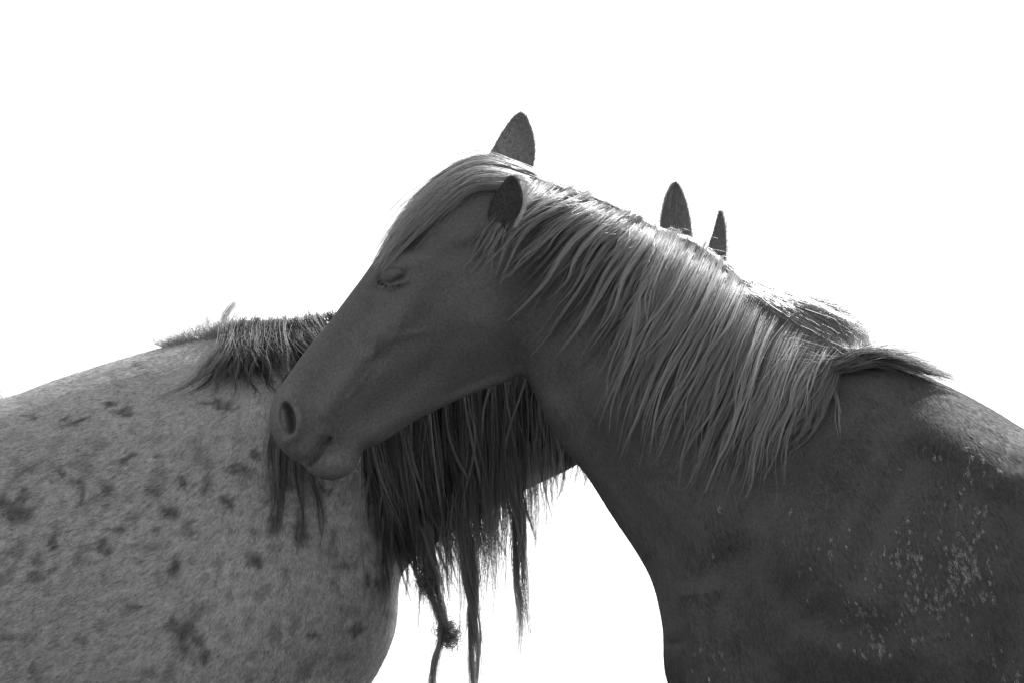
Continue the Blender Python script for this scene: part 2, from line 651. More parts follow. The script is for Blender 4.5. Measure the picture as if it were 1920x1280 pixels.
def ear_fur(rows, n, length, seed, lean):
    r = np.random.default_rng(seed)
    nu_, nv_ = rows.shape[:2]
    a = r.uniform(0, nu_ - 2.01, n); b = r.uniform(0, nv_ - 1.01, n)
    i, j = a.astype(int), b.astype(int)
    p = rows[i, j] * ((1 - a + i) * (1 - b + j))[:, None] + rows[i + 1, j] * ((a - i) * (1 - b + j))[:, None] + rows[i, j + 1] * ((1 - a + i) * (b - j))[:, None] + rows[i + 1, j + 1] * ((a - i) * (b - j))[:, None]
    tu = rows[i + 1, j] - rows[i, j]; tu /= np.linalg.norm(tu, axis=1)[:, None] + 1e-9
    tv = rows[i, j + 1] - rows[i, j]
    nn = np.cross(tu, tv); nn /= np.linalg.norm(nn, axis=1)[:, None] + 1e-9
    nn *= np.where(r.uniform(0, 1, n) < 0.5, 1, -1)[:, None]
    d = tu + lean * nn + r.normal(0, 0.2, (n, 3)); d /= np.linalg.norm(d, axis=1)[:, None]
    ln = length * r.uniform(0.5, 1.2, (n, 1))
    q = p + nn * 0.0018
    return np.stack([q + d * ln * k / 3 for k in range(4)], 1)


def rim_fringe(rows, side, n, length, dirn, seed):
    r = np.random.default_rng(seed)
    e = rows[:, -1 if side > 0 else 0]
    t = r.uniform(0.05, 0.98, n) * (len(e) - 1)
    i = np.minimum(t.astype(int), len(e) - 2); f = (t - i)[:, None]
    p = e[i] * (1 - f) + e[i + 1] * f
    tang = e[i + 1] - e[i]; tang /= np.linalg.norm(tang, axis=1)[:, None]
    d = np.array(dirn)[None] + 0.7 * tang + r.normal(0, 0.35, (n, 3))
    d /= np.linalg.norm(d, axis=1)[:, None]
    K = 4
    ln = length * r.uniform(0.5, 1.2, (n, 1))
    return np.stack([p + d * ln * k / (K - 1) + tang * ln * 0.2 * (k / (K - 1)) ** 2 for k in range(K)], 1)


# ================================================================== RIGHT HORSE (dark)
dark = horse_root('horse', tuple(P(1700, 2327, 0.0))[:2] + (0,), 'dark horse with long pale mane resting its head across the roan horse\'s withers', -1)
HEAD = [  # top, bottom, depth, half width, boxiness, top-heavy
    (1010, 350, 1000, 640, -0.03, .060, .8, -.1), (955, 326, 985, 690, -0.03, .084, .78, 0.02), (900, 318, 960, 714, -0.03, .098, .76, .04),
    (845, 334, 907, 732, -0.03, .106, .74, .06), (795, 371, 854, 753, -0.03, .108, .72, .10), (745, 430, 805, 777, -0.03, .102, .70, .16),
    (698, 500, 768, 798, -0.025, .087, .74, .22), (655, 555, 738, 819, -0.02, .073, .78, .24), (613, 610, 714, 832, -0.015, .063, .80, .20),
    (571, 660, 694, 838, -0.01, .056, .78, .12), (538, 707, 672, 836, 0.0, .054, .72, .05), (517, 740, 640, 832, 0.005, .056, .52, -.02),
    (506, 780, 610, 833, 0.01, .054, .36, -.04), (511, 814, 596, 851, 0.012, .053, .32, -.03), (527, 842, 584, 866, 0.015, .047, .36, -.0), (550, 862, 568, 868, 0.015, .016, .8, 0)]
HEAD = [h + (0.70 if k < 9 else (0.45, 0.2, 0.0)[min(k - 9, 2)],) for k, h in enumerate(HEAD)]
JAW = [  # lower lip and chin
    (710, 760, 712, 834, -0.012, .040, .8, 0), (676, 785, 680, 842, 0.0, .040, .8, 0), (654, 806, 674, 868, 0.005, .038, .75, 0), (630, 822, 656, 890, 0.008, .038, .75, 0),
    (608, 838, 626, 900, 0.010, .037, .75, 0), (592, 852, 602, 898, 0.012, .034, .75, 0), (578, 866, 584, 888, 0.014, .030, .75, 0), (571, 874, 573, 881, 0.015, .010, .8, 0)]
NECK = [
    (880, 380, 900, 560, -0.03, .066, .8, 0.0), (960, 362, 965, 660, -0.03, .086, .8, -.04), (1050, 368, 1003, 742, -0.03, .084, .85, -.08), (1130, 396, 1046, 824, -0.03, .087, .9, -.20),
    (1230, 445, 1100, 892, -0.03, .098, .9, -.32), (1330, 505, 1150, 970, -0.03, .112, .9, -.34), (1430, 575, 1195, 1037, -0.03, .132, .9, -.34),
    (1520, 632, 1224, 1094, -0.03, .152, .9, -.36), (1610, 668, 1242, 1170, -0.03, .176, .88, -.36), (1695, 690, 1262, 1300, -0.03, .205, .85, -.32),
    (1780, 728, 1400, 1430, -0.03, .232, .86, -.14), (1850, 768, 1640, 1490, -0.03, .262, .9, .06), (1930, 815, 1840, 1520, -0.03, .284, .92, .12),
    (2060, 850, 2060, 1545, -0.03, .295, .9, .06), (2240, 845, 2240, 1555, -0.03, .305, .8, -.03), (2480, 800, 2500, 1500, -0.03, .285, .8, .0),
    (2700, 760, 2720, 1420, -0.03, .255, .8, .05), (2860, 800, 2880, 1300, -0.03, .200, .8, .05), (2950, 900, 2950, 1150, -0.03, .110, .85, 0)]
bm = bmesh.new()
loft_bm(bm, HEAD, 8, 44, 0.45)
loft_bm(bm, JAW, 6, 28)
loft_bm(bm, NECK, 6, 44, 0.1)
xf = P(1400, 1400, -0.03).x; xh = P(2740, 1400, -0.03).x
for sy in (-1, 1):
    leg_bm(bm, xf, -0.03 + sy * 0.13, 1.02, False, 1)
    leg_bm(bm, xh, -0.03 + sy * 0.14, 1.10, True, -1)
# ear bases
ellipsoid_bm(bm, PA(908, 432, -0.095), (0.034, 0.034, 0.042))
ellipsoid_bm(bm, PA(955, 365, 0.02), (0.034, 0.03, 0.03))
me_d = fuse(bm, 0.0065, 10)
hx0, hx1 = P(500, 800, 0).x, P(1000, 800, 0).x
hz0, hz1 = P(900, 915, 0).z, P(900, 290, 0).z
refine(me_d, lambda c: hx0 < c.x < hx1 and hz0 < c.z < hz1, 1, 2)
hx2 = P(800, 800, 0).x
refine(me_d, lambda c: hx0 < c.x < hx2 and hz0 < c.z < P(700, 450, 0).z, 1, 1)
S = Sculpt(me_d, lambda c: np.interp(to_px(c)[0], [520, 560, 620, 745], [0.015, 0.01, -0.012, -0.03]), -0.09)
# head
S.oval((885, 570), 110, 105, -40, 13, 3)
S.oval((738, 506), 54, 34, -10, 17)
S.oval((736, 529), 30, 14, -5, 7)
S.stroke([(711, 526), (722, 516), (740, 514), (762, 522)], 4.5, -4)
S.stroke([(713, 534), (735, 539), (759, 530)], 4, -7)
S.oval((716, 532), 7, 10, 10, -9)
S.oval((756, 528), 9, 6, 20, -8)
S.stroke([(709, 548), (735, 556), (768, 546)], 6, -4)
S.stroke([(712, 500), (740, 495), (775, 504)], 6, -3)
S.oval((768, 464), 30, 20, 25, -20)
S.oval((832, 478), 42, 19, 10, -22)
S.stroke([(772, 500), (800, 492), (885, 452)], 16, 12)
S.stroke([(808, 500), (785, 565), (722, 640)], 28, 17)
S.oval((712, 666), 30, 18, 45, -14)
S.stroke([(700, 545), (697, 600), (690, 650)], 9, -4.0)
S.stroke([(683, 675), (645, 715), (608, 768)], 20, 12)
S.stroke([(680, 590), (615, 690), (570, 745)], 28, -8)
S.oval((770, 725), 80, 36, 30, -14)
S.oval((690, 770), 60, 28, 35, -9)
S.stroke([(850, 640), (790, 700)], 18, -4)
S.stroke([(870, 720), (930, 690), (985, 640), (975, 580)], 46, -13)
S.stroke([(690, 672), (735, 640), (800, 628)], 7, 2.5)
S.stroke([(705, 650), (690, 700), (650, 745)], 5, 2)
S.stroke([(760, 600), (742, 640), (700, 690)], 5, 1.6)
# nostril
S.oval((528, 778), 42, 58, 15, 6, 2.5)
S.pit((535, 778), 14.5, 31, 12, 34)
S.stroke([(538, 737), (556, 752), (561, 782), (550, 812), (532, 822)], 8, 6)
S.stroke([(514, 770), (516, 795)], 6, 3)
S.stroke([(574, 770), (576, 800), (560, 826)], 9, -3)
S.stroke([(590, 750), (598, 795)], 14, 4)
# mouth and chin
S.stroke([(556, 878), (576, 864), (592, 845), (602, 830), (614, 815)], 3.6, -20, 2.6)
S.stroke([(560, 862), (580, 836), (596, 812)], 12, 6)
S.stroke([(594, 876), (606, 856), (622, 832)], 8, 2)
S.stroke([(575, 872), (582, 880)], 6, -10)
S.stroke([(625, 806), (632, 830)], 7, -4)
S.oval((660, 862), 16, 22, 0, 6)
S.stroke([(650, 836), (645, 862), (638, 896)], 6, -9)
S.stroke([(604, 902), (610, 876)], 5, -5)
S.stroke([(684, 838), (735, 818)], 16, -10)
# neck, shoulder, chest
S.stroke([(1020, 750), (1090, 860), (1200, 1030)], 26, 7)
S.stroke([(1060, 730), (1130, 850), (1230, 1010), (1290, 1110)], 30, -14)
S.stroke([(1010, 540), (1045, 650), (1035, 730)], 28, -8)
S.stroke([(1560, 740), (1470, 900), (1330, 1130)], 60, -28)
S.oval((1590, 1020), 130, 190, 25, 24, 3)
S.stroke([(1590, 800), (1530, 920), (1470, 1060)], 42, 12)
S.stroke([(1700, 880), (1640, 980), (1590, 1100)], 36, -11)
S.stroke([(1400, 1060), (1480, 1160), (1620, 1200)], 40, -12)
S.oval((1800, 1060), 80, 150, 10, 10)
S.stroke([(1760, 850), (1830, 905), (1960, 935)], 62, 30)
S.stroke([(1870, 900), (1880, 1100), (1850, 1300)], 36, -12)
S.stroke([(1262, 1205), (1268, 1290), (1272, 1400)], 12, -16)
S.stroke([(1300, 1130), (1310, 1300)], 26, 14)
S.stroke([(1375, 1080), (1400, 1300)], 44, -20)
S.oval((1210, 760), 90, 130, 30, 9)
S.done()


def coat_dark(p):
    u, v = to_px(p)
    b = 0.112 + 0.06 * (fbm(p * 9, 2) - 0.5) + 0.03 * (fbm(p * 45, 3) - 0.5)
    # dried mud flecks on the shoulder
    near = p[:, 1] < 0
    dust = sstep(0.35, 0.75, fbm(p * 30, 77)) * np.exp(-(((u - 1740) / 70) ** 2 + ((v - 1240) / 90) ** 2))
    b = b + near * 0.05 * dust
    # the face is a shade paler than the body
    b = b + 0.05 * sstep(1010, 900, u) * (p[:, 1] < 0.2)
    # pale skin of the lower lip
    b = b + 0.085 * (0.5 + fbm(p * 120, 61, 2)) * np.exp(-(((u - 640) / 36) ** 2 + ((v - 872) / 24) ** 2) ** 1.5) + 0.04 * np.exp(-(((u - 535) / 26) ** 2 + ((v - 770) / 50) ** 2))
    return np.clip(b, 0.02, 0.6)


co_d = get_co(me_d)
set_attr(me_d, 'coat', coat_dark(co_d))
me_d.materials.append(M_SKIN_D)
for p in me_d.polygons:
    p.use_smooth = True
body_d = bpy.data.objects.new('body', me_d); COL.objects.link(body_d); attach(body_d, dark)
for sy in (-1, 1):
    hoof(dark, xf + 0.035, -0.03 + sy * 0.13)
    hoof(dark, xh + 0.065, -0.03 + sy * 0.14)

# ================================================================== LEFT HORSE (roan)
YL = 0.34
roan = horse_root('horse', tuple(P(0, 2300, YL))[:2] + (0,), 'speckled grey roan horse standing behind, its ears showing over the dark horse\'s neck', 1)
TORSO = [
    (-1010, 900, -1000, 1150, YL, .100, .85, 0), (-940, 800, -940, 1290, YL, .190, .8, .05), (-750, 735, -760, 1410, YL, .245, .8, .05),
    (-450, 722, -450, 1480, YL, .280, .8, 0), (-150, 748, -150, 1500, YL, .290, .8, -.03), (0, 752, 0, 1490, YL, .285, .8, -.06),
    (120, 712, 120, 1480, YL, .275, .8, -.10), (240, 673, 240, 1465, YL, .265, .8, -.16), (340, 645, 350, 1445, YL, .255, .82, -.24),
    (430, 630, 470, 1420, YL, .245, .85, -.30), (520, 622, 605, 1370, YL, .230, .86, -.32), (600, 612, 686, 1292, YL, .212, .88, -.32),
    (690, 594, 737, 1190, YL, .188, .9, -.32), (780, 574, 752, 1075, YL, .160, .9, -.3), (880, 556, 830, 1008, YL, .130, .9, -.3),
    (980, 542, 945, 936, YL + .005, .110, .9, -.3), (1080, 530, 1066, 878, YL + .02, .098, .9, -.26), (1180, 522, 1167, 818, YL + .04, .088, .9, -.2),
    (1265, 518, 1240, 760, YL + .055, .078, .9, -.1), (1320, 560, 1300, 720, YL + .06, .05, .9, 0)]


def mirror_head(st):
    out = []
    a = math.radians(6)
    ca, sa = math.cos(a), math.sin(a)
    for s in st:
        v = []
        for (x, y) in ((s[0], s[1]), (s[2], s[3])):
            dx, dy = -(x - 955) * 0.93, (y - 320) * 0.93
            v += [1272 + dx * ca - dy * sa, 512 + dx * sa + dy * ca]
        out.append((*v, YL + 0.065, s[5], s[6], s[7], s[8]))
    return out


bm = bmesh.new()
loft_bm(bm, TORSO, 6, 36)
loft_bm(bm, mirror_head(HEAD), 6, 32)
xf2 = P(545, 1300, YL).x; xh2 = P(-800, 1300, YL).x
for sy in (-1, 1):
    leg_bm(bm, xf2, YL + sy * 0.13, 1.02, False, -1)
    leg_bm(bm, xh2, YL + sy * 0.14, 1.10, True, 1)
ellipsoid_bm(bm, PA(-50, 797, YL + 0.14), (0.125, 0.10, 0.072))
me_l = fuse(bm, 0.0065, 10)
S = Sculpt(me_l, lambda c: np.full(len(c), YL), YL - 0.22)
S.stroke([(500, 700), (560, 900), (690, 1090)], 60, -12)
S.oval((480, 1040), 170, 220, 0, 14, 3)
S.stroke([(420, 700), (400, 860), (430, 1000)], 40, -6)
S.stroke([(340, 1130), (350, 1200), (360, 1290)], 28, -9)
S.stroke([(230, 780), (240, 1000), (280, 1200)], 60, -7)
S.oval((100, 950), 150, 190, 0, 8)
S.stroke([(735, 1090), (725, 1180), (660, 1290)], 30, -4)
S.done()

SPOTS = [(155, 925, 9, 34, -8), (112, 890, 13, 10, 0), (140, 905, 16, 8, 0), (35, 965, 36, 22, 10), (42, 935, 14, 24, 0), (10, 945, 22, 16, 0), (208, 925, 18, 12, 30),
         (290, 915, 14, 9, 0), (385, 910, 7, 26, 15), (425, 940, 15, 12, 0), (190, 1020, 18, 9, 30), (218, 992, 24, 9, 0), (295, 990, 9, 9, 0), (345, 1185, 26, 40, 10),
         (375, 1195, 18, 22, -30), (330, 1168, 18, 14, 0), (95, 1015, 20, 9, -20), (75, 1050, 14, 14, 0), (450, 880, 28, 14, 0), (355, 985, 10, 16, 20), (640, 1055, 18, 12, 0),
         (690, 1095, 9, 26, 5), (625, 1097, 7, 10, 0), (480, 1050, 24, 16, 0), (50, 880, 22, 7, -10), (65, 1080, 16, 12, 0), (400, 755, 26, 6, 5), (432, 755, 6, 9, 0), (430, 765, 26, 4, 25),
         (205, 755, 12, 6, 0), (60, 780, 18, 6, 5), (260, 685, 12, 4, 0), (275, 700, 8, 4, 0), (18, 1190, 16, 7, 0), (250, 1130, 14, 6, 0), (385, 1230, 8, 22, -20), (535, 905, 12, 9, 0),
         (560, 1000, 16, 26, 0), (515, 980, 14, 22, 10), (670, 1180, 22, 8, 0), (720, 1095, 16, 26, 0), (730, 1150, 12, 9, 0), (345, 905, 12, 8, 10), (300, 855, 8, 6, 0), (610, 915, 16, 10, 0),
         (330, 1060, 12, 22, 0), (590, 1190, 22, 9, 20), (240, 860, 16, 6, -20), (320, 960, 16, 16, 0), (480, 850, 20, 10, 20), (140, 790, 40, 8, -10), (230, 770, 22, 8, 0)]


def coat_roan(p):
    u, v = to_px(p)
    wob = (fbm(p * 60, 9) - 0.5) * 34
    wob2 = (fbm(p * 60, 19) - 0.5) * 34
    m = np.zeros(len(p))
    for (x, y, a, b, ang) in SPOTS:
        c, s = math.cos(math.radians(ang)), math.sin(math.radians(ang))
        du, dv = u + wob - x, v + wob2 - y
        d = np.sqrt(((du * c + dv * s) / a) ** 2 + ((-du * s + dv * c) / b) ** 2)
        m = np.maximum(m, 1 - sstep(0.55, 1.25, d))
    m *= (p[:, 1] < YL)
    m = np.clip(m * (0.25 + 1.15 * fbm(p * 110, 51, 2)), 0, 1)
    mott = fbm(p * np.array([55, 55, 40]), 41, 3)
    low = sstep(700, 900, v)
    m2 = sstep(0.52, 0.74, mott) * (0.12 + 0.34 * low)
    gr = np.clip(0.5 + 1.7 * (fbm(np.stack([p[:, 0] * 0.8 + p[:, 2] * 0.5, p[:, 1], p[:, 2] * 1.2 - p[:, 0] * 0.6], 1) * np.array([110, 150, 190]), 44, 2) - 0.5), 0, 1)
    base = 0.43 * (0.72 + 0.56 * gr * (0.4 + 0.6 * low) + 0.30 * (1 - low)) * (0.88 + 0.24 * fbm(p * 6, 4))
    # the forehand grows darker towards the breast, partly occlusion put into the colour
    base *= 1 - 0.22 * sstep(380, 700, u) * low
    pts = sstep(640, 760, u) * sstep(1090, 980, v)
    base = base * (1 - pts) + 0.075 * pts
    return np.clip(base * (1 - 0.72 * np.clip(m + m2 * (1 - m), 0, 1)), 0.02, 0.7)


co_l = get_co(me_l)
set_attr(me_l, 'coat', coat_roan(co_l))
me_l.materials.append(M_SKIN_L)
for p in me_l.polygons:
    p.use_smooth = True
body_l = bpy.data.objects.new('body', me_l); COL.objects.link(body_l); attach(body_l, roan)
for sy in (-1, 1):
    hoof(roan, xf2 - 0.035, YL + sy * 0.13)
    hoof(roan, xh2 - 0.065, YL + sy * 0.14)


def bvh_of(me):
    co = get_co(me)
    me.calc_loop_triangles()
    T = np.empty(len(me.loop_triangles) * 3, np.int32); me.loop_triangles.foreach_get('vertices', T)
    return BVHTree.FromPolygons(co.tolist(), T.reshape(-1, 3).tolist())


BV_D, BV_L = bvh_of(me_d), bvh_of(me_l)
# ================================================================== EARS, EYES
YD = -0.03
ear, rows_n = make_ear('ear', dark, P(902, 436, -0.112), P(971, 337, -0.170), (0.55, 0.78, -0.30), 0.034, 1.1, M_EAR_N, tp=3.6, foot=0.5, peak=0.5, thick=0.005, label='near ear, dark with a bright fringed rim')
FR = [rim_fringe(rows_n, s, 700, 0.011, (0.9, -0.25, 0.1), 70 + s) for s in (-1, 1)]
hair_object('ear_fringe', ear, np.concatenate(FR), 0.0003, 0.42, M_MANE)
hair_object('ear_coat', ear, ear_fur(rows_n, 5000, 0.006, 77, 0.35), 0.00026, 0.10, M_COAT_D)
ear, rows_f = make_ear('ear', dark, P(926, 356, 0.035), P(979, 211, 0.055), (-0.30, 0.90, 0.25), 0.038, 0.95, M_EAR_FAR_LIT, bend=(0.014, 0, -0.006), tp=2.1, thick=0.004, label='far ear, upright and lit through from behind', peak=0.36)
FR = [rim_fringe(rows_f, s, 200, 0.005, (0.5 * s, 0.2, 0.3), 80 + s) for s in (-1, 1)]
hair_object('ear_fringe', ear, np.concatenate(FR), 0.00025, 0.3, M_MANE)
hair_object('ear_coat', ear, ear_fur(rows_f, 5000, 0.006, 77, 0.35), 0.00026, 0.22, M_COAT_D)  # fur paler than the near ear's, light put into its colour
ear, rows_a = make_ear('ear', roan, P(1266, 520, YL + 0.03), P(1266, 340, YL + 0.02), (0.25, -0.95, 0.0), 0.029, 1.25, M_EAR_L, bend=(-0.003, 0, 0), thick=0.004, peak=0.30)
FR = [rim_fringe(rows_a, s, 160, 0.006, (0.4 * s, -0.2, 0.3), 90 + s) for s in (-1, 1)]
r = np.random.default_rng(5)
n = 420
uu = r.uniform(0.15, 0.85, n) * (len(rows_a) - 2); vv = r.choice([4, 5, 6, 9, 12, 13], n)
pp = rows_a[uu.astype(int), vv]
dd = np.array([0.02, -0.35, 1.0])[None] + r.normal(0, 0.16, (n, 3)); dd /= np.linalg.norm(dd, axis=1)[:, None]
ln = r.uniform(0.012, 0.03, (n, 1))
FR.append(np.stack([pp + dd * ln * k / 3 for k in range(4)], 1))
hair_object('ear_fringe', ear, np.concatenate(FR), 0.0003, 0.45, M_MANE)
hair_object('ear_coat', ear, ear_fur(rows_a, 5000, 0.006, 77, 0.35), 0.00026, 0.22, M_COAT_D)
ear, rows_b = make_ear('ear', roan, P(1296, 530, YL + 0.11), P(1352, 394, YL + 0.13), (0.80, 0.50, 0.1), 0.044, 1.1, M_EAR_L, bend=(0.010, 0, -0.008), thick=0.004, peak=0.04, tp=1.05)
FR = [rim_fringe(rows_b, s, 160, 0.009, (0.6, 0, 0.3), 95 + s) for s in (-1, 1)]
hair_object('ear_fringe', ear, np.concatenate(FR), 0.0003, 0.45, M_MANE)
hair_object('ear_coat', ear, ear_fur(rows_b, 5000, 0.006, 77, 0.35), 0.00026, 0.22, M_COAT_D)


def eye(parent, c, r):
    bm = bmesh.new(); bmesh.ops.create_uvsphere(bm, u_segments=24, v_segments=14, radius=1)
    for v in bm.verts:
        v.co = Vector((v.co.x * r[0], v.co.y * r[1], v.co.z * r[2])) + Vector(c)
    me = bpy.data.meshes.new('eye'); bm.to_mesh(me); bm.free(); me.materials.append(M_EYE)
    for p in me.polygons:
        p.use_smooth = True
    o = bpy.data.objects.new('eye', me); COL.objects.link(o); attach(o, parent)


hit = BV_D.ray_cast(Vector((0, -D, HC)), (P(735, 530, 0) - Vector((0, -D, HC))).normalized(), 9)[0]
eye(dark, (hit.x, hit.y + 0.0245, hit.z - 0.003), (0.018, 0.016, 0.010))
eye(dark, (hit.x, 2 * YD - hit.y - 0.0245, hit.z - 0.003), (0.018, 0.016, 0.010))

# ================================================================== MANE OF THE DARK HORSE
GA = [[(995, 340), (965, 395), (925, 440), (900, 490), (868, 540)],
      [(1040, 352), (990, 385), (945, 422), (915, 470), (882, 525)],
      [(1090, 368), (1020, 400), (965, 440), (935, 490), (917, 548)],
      [(1130, 385), (1060, 420), (1000, 480), (945, 535), (915, 560)],
      [(1160, 397), (1090, 450), (1040, 520), (985, 585), (963, 607)],
      [(1190, 410), (1130, 480), (1080, 560), (1030, 630), (1002, 660)],
      [(1215, 425), (1160, 500), (1120, 580), (1080, 640), (1058, 668)],
      [(1240, 438), (1190, 520), (1150, 600), (1112, 660), (1085, 692)],
      [(1265, 450), (1225, 540), (1175, 620), (1135, 690), (1105, 735)]]
GB = [[(1240, 440), (1200, 530), (1170, 620), (1150, 700), (1140, 760)],
      [(1300, 470), (1255, 560), (1200, 660), (1170, 750), (1162, 812)],
      [(1340, 497), (1300, 590), (1240, 700), (1205, 790), (1192, 855)],
      [(1380, 530), (1340, 620), (1290, 720), (1250, 800), (1222, 850)],
      [(1420, 560), (1380, 650), (1340, 740), (1305, 830), (1288, 905)],
      [(1460, 585), (1420, 660), (1385, 760), (1350, 850), (1318, 915)],
      [(1500, 605), (1460, 680), (1430, 770), (1405, 850), (1388, 930)],
      [(1540, 630), (1500, 700), (1470, 770), (1440, 840), (1425, 905)],
      [(1575, 655), (1530, 710), (1502, 770), (1480, 820), (1462, 868)]]
K = 18


def lay(guides, n, jx, jy, tipj, seed, bvh, deep, y0, yfree, **kw):
    px = spread_guides(guides, n, K, jx, jy, tipj, seed, **kw)
    r = np.random.default_rng(seed + 1)
    t = np.linspace(0, 1, K)[None]
    off = 0.003 + r.uniform(0.1, 1, (n, 1)) * deep * (0.35 + 0.65 * np.sin(np.pi * np.clip(t * 0.8 + 0.1, 0, 1)))
    return drape(px, bvh, off, y0, yfree)


def shade_of(seed, n, lo, hi, pw=1.6):
    # lock colour: shade between layers put into the colour, under layer darker than top
    r = np.random.default_rng(seed + 1)
    ly = r.uniform(0.1, 1, (n, 1))[:, 0]
    return lo + (hi - lo) * ly ** pw * np.random.default_rng(seed + 2).uniform(0.6, 1.15, n)


L1 = lay(GA, 72, 8, 4, 18, 101, BV_D, 0.020, YD + 0.01, None, ext=0.2, lmin=0.6)
L2 = lay(GB, 135, 10, 6, 17, 111, BV_D, 0.030, YD + 0.01, None, ext=0.22, lmin=0.5, wave=1.5)
L3 = lay(GB, 170, 14, 7, 34, 121, BV_D, 0.040, YD + 0.01, None, ext=0.4, lmin=0.55, wave=2.0)
L4 = lay([[(x_, y_ + 7) for x_, y_ in g_] for g_ in GA[:-1] + GB], 170, 12, 5, 6, 126, BV_D, 0.018, YD + 0.015, None, lmin=0.16, lmax=0.42)
parts = [strands(L1, 30, 0.0052, 0.0011, 131, stray=0.10, root_spread=0.006, short=(0.6, 1.0)), strands(L2, 26, 0.0050, 0.0018, 132, stray=0.18, root_spread=0.006, short=(0.6, 1.0)), strands(L3, 11, 0.0030, 0.0009, 133, stray=0.2, root_spread=0.008, short=(0.6, 1.0)),
         strands(L4, 24, 0.006, 0.0025, 134, stray=0.12, root_spread=0.004, short=(0.5, 1.0))]
r = np.random.default_rng(140)
cv = [np.repeat(shade_of(sd, len(L), 0.08, 0.44), per) for L, per, sd in ((L1, 30, 101), (L2, 26, 111), (L3, 11, 121), (L4, 24, 126))]
hair_object('mane', dark, np.concatenate(parts), 0.00039, np.concatenate(cv), M_MANE)

# hair running along and over the crest, standing in the sun
crest = resample([(990, 330), (1050, 354), (1120, 377), (1180, 404), (1240, 434), (1300, 458), (1350, 492), (1400, 530), (1460, 562), (1530, 600), (1590, 640)], 260)
n = 120
r = np.random.default_rng(150)
i0 = r.integers(0, 170, n); ln = r.integers(14, 40, n)
px = np.zeros((n, K, 2))
for q in range(n):
    seg = crest[np.linspace(i0[q], i0[q] + ln[q], K).astype(int)]
    t = np.linspace(0, 1, K)
    px[q] = seg
    px[q, :, 1] += r.uniform(-3, 9) + 4 * np.sin(np.pi * t) * -r.uniform(0, 1.2) + t ** 2 * r.uniform(-3, 12)
yy = YD + r.uniform(-0.012, 0.035, (n, 1)) * np.ones((1, K))
Lc = PA(px[..., 0], px[..., 1], yy)
# hump of hair before the withers, gathered into a knot
GH = [[(1440, 548), (1500, 562), (1560, 578), (1606, 610), (1628, 646), (1628, 668)],
      [(1375, 525), (1460, 560), (1530, 578), (1590, 606), (1620, 640), (1622, 664)],
      [(1400, 545), (1480, 570), (1545, 592), (1590, 622), (1606, 664)],
      [(1390, 550), (1470, 585), (1530, 615), (1575, 648), (1594, 668)],
      [(1395, 556), (1460, 602), (1520, 640), (1565, 664), (1584, 674)]]
Lh = []
px = spread_guides(GH, 230, K, 8, 5, 3, 160)
px[:, -1] = px[:, -1] * 0.4 + np.array([1606, 666]) * 0.6
for q in range(len(px)):
    px[q] = resample(px[q], 60)[np.linspace(int(r.uniform(0, 30)), 59, K).astype(int)]
f = np.linspace(0, 1, 230)[:, None]
yy = YD + 0.020 - 0.056 * f + r.uniform(-0.02, 0.02, (230, 1)) + np.zeros((1, K))
Lh = PA(px[..., 0], px[..., 1], yy)
GK = [[(1602, 664), (1540, 660), (1450, 652), (1372, 660)], [(1590, 672), (1520, 676), (1440, 668), (1385, 676)], [(1580, 678), (1520, 692), (1450, 700), (1385, 716)],
      [(1570, 684), (1530, 712), (1480, 742), (1420, 765)], [(1556, 692), (1532, 750), (1495, 800), (1440, 832)], [(1548, 698), (1540, 750), (1528, 800), (1500, 830)]]
Lk = lay(GK, 100, 7, 6, 18, 171, BV_D, 0.022, YD - 0.02, None, lmin=0.4, ext=0.2)
GT = [[(1560, 688), (1600, 668), (1655, 662), (1705, 672), (1745, 688)], [(1580, 682), (1640, 668), (1705, 680), (1755, 694), (1796, 706)], [(1590, 682), (1650, 676), (1715, 692), (1765, 708), (1790, 718)]]
Lt = lay(GT, 70, 5, 5, 7, 181, BV_D, 0.040, YD - 0.03, YD - 0.04, lmin=0.5, ext=0.3)
hair_object('crest_hair', dark, np.concatenate([strands(Lc, 26, 0.004, 0.002, 151, stray=0.05), strands(Lh, 26, 0.006, 0.003, 161, stray=0.14, short=(0.5, 1.0), root_spread=0.011)]), 0.00030, 0.30, M_MANE)
hair_object('withers_knot', dark, strands(Lk, 24, 0.006, 0.0018, 172, stray=0.12, root_spread=0.004, short=(0.5, 1.0)), 0.00034, 0.24, M_MANE_L)
hair_object('withers_tuft', dark, strands(Lt, 30, 0.006, 0.003, 182, stray=0.2, short=(0.5, 1.0)), 0.00034, np.repeat(r.uniform(0.07, 0.2, 70), 30), M_MANE_L)
Lw = lay([[(1546, 712), (1572, 752), (1578, 792)], [(1548, 708), (1570, 748), (1572, 830)]], 3, 2, 2, 2, 191, BV_D, 0.01, None, None)
hair_object('loose_strand', dark, strands(Lw, 9, 0.002, 0.0008, 192), 0.0003, 0.4, M_MANE)
# forelock
GF = [[(1000, 334), (930, 305), (862, 313), (795, 362), (742, 425), (702, 488)],
      [(992, 338), (915, 312), (850, 335), (790, 395), (745, 448), (710, 494)],
      [(985, 342), (900, 330), (842, 365), (790, 418), (748, 460), (714, 498)],
      [(975, 348), (890, 352), (835, 392), (790, 432), (752, 468), (718, 500)]]
Lf = lay(GF, 120, 5, 4, 7, 201, BV_D, 0.012, YD, YD, lmin=0.55, ext=0.15)
hair_object('forelock', dark, strands(Lf, 34, 0.005, 0.0015, 202, stray=0.07, root_spread=0.008), 0.00034, np.repeat(r.uniform(0.2, 0.34, 120), 34), M_MANE)

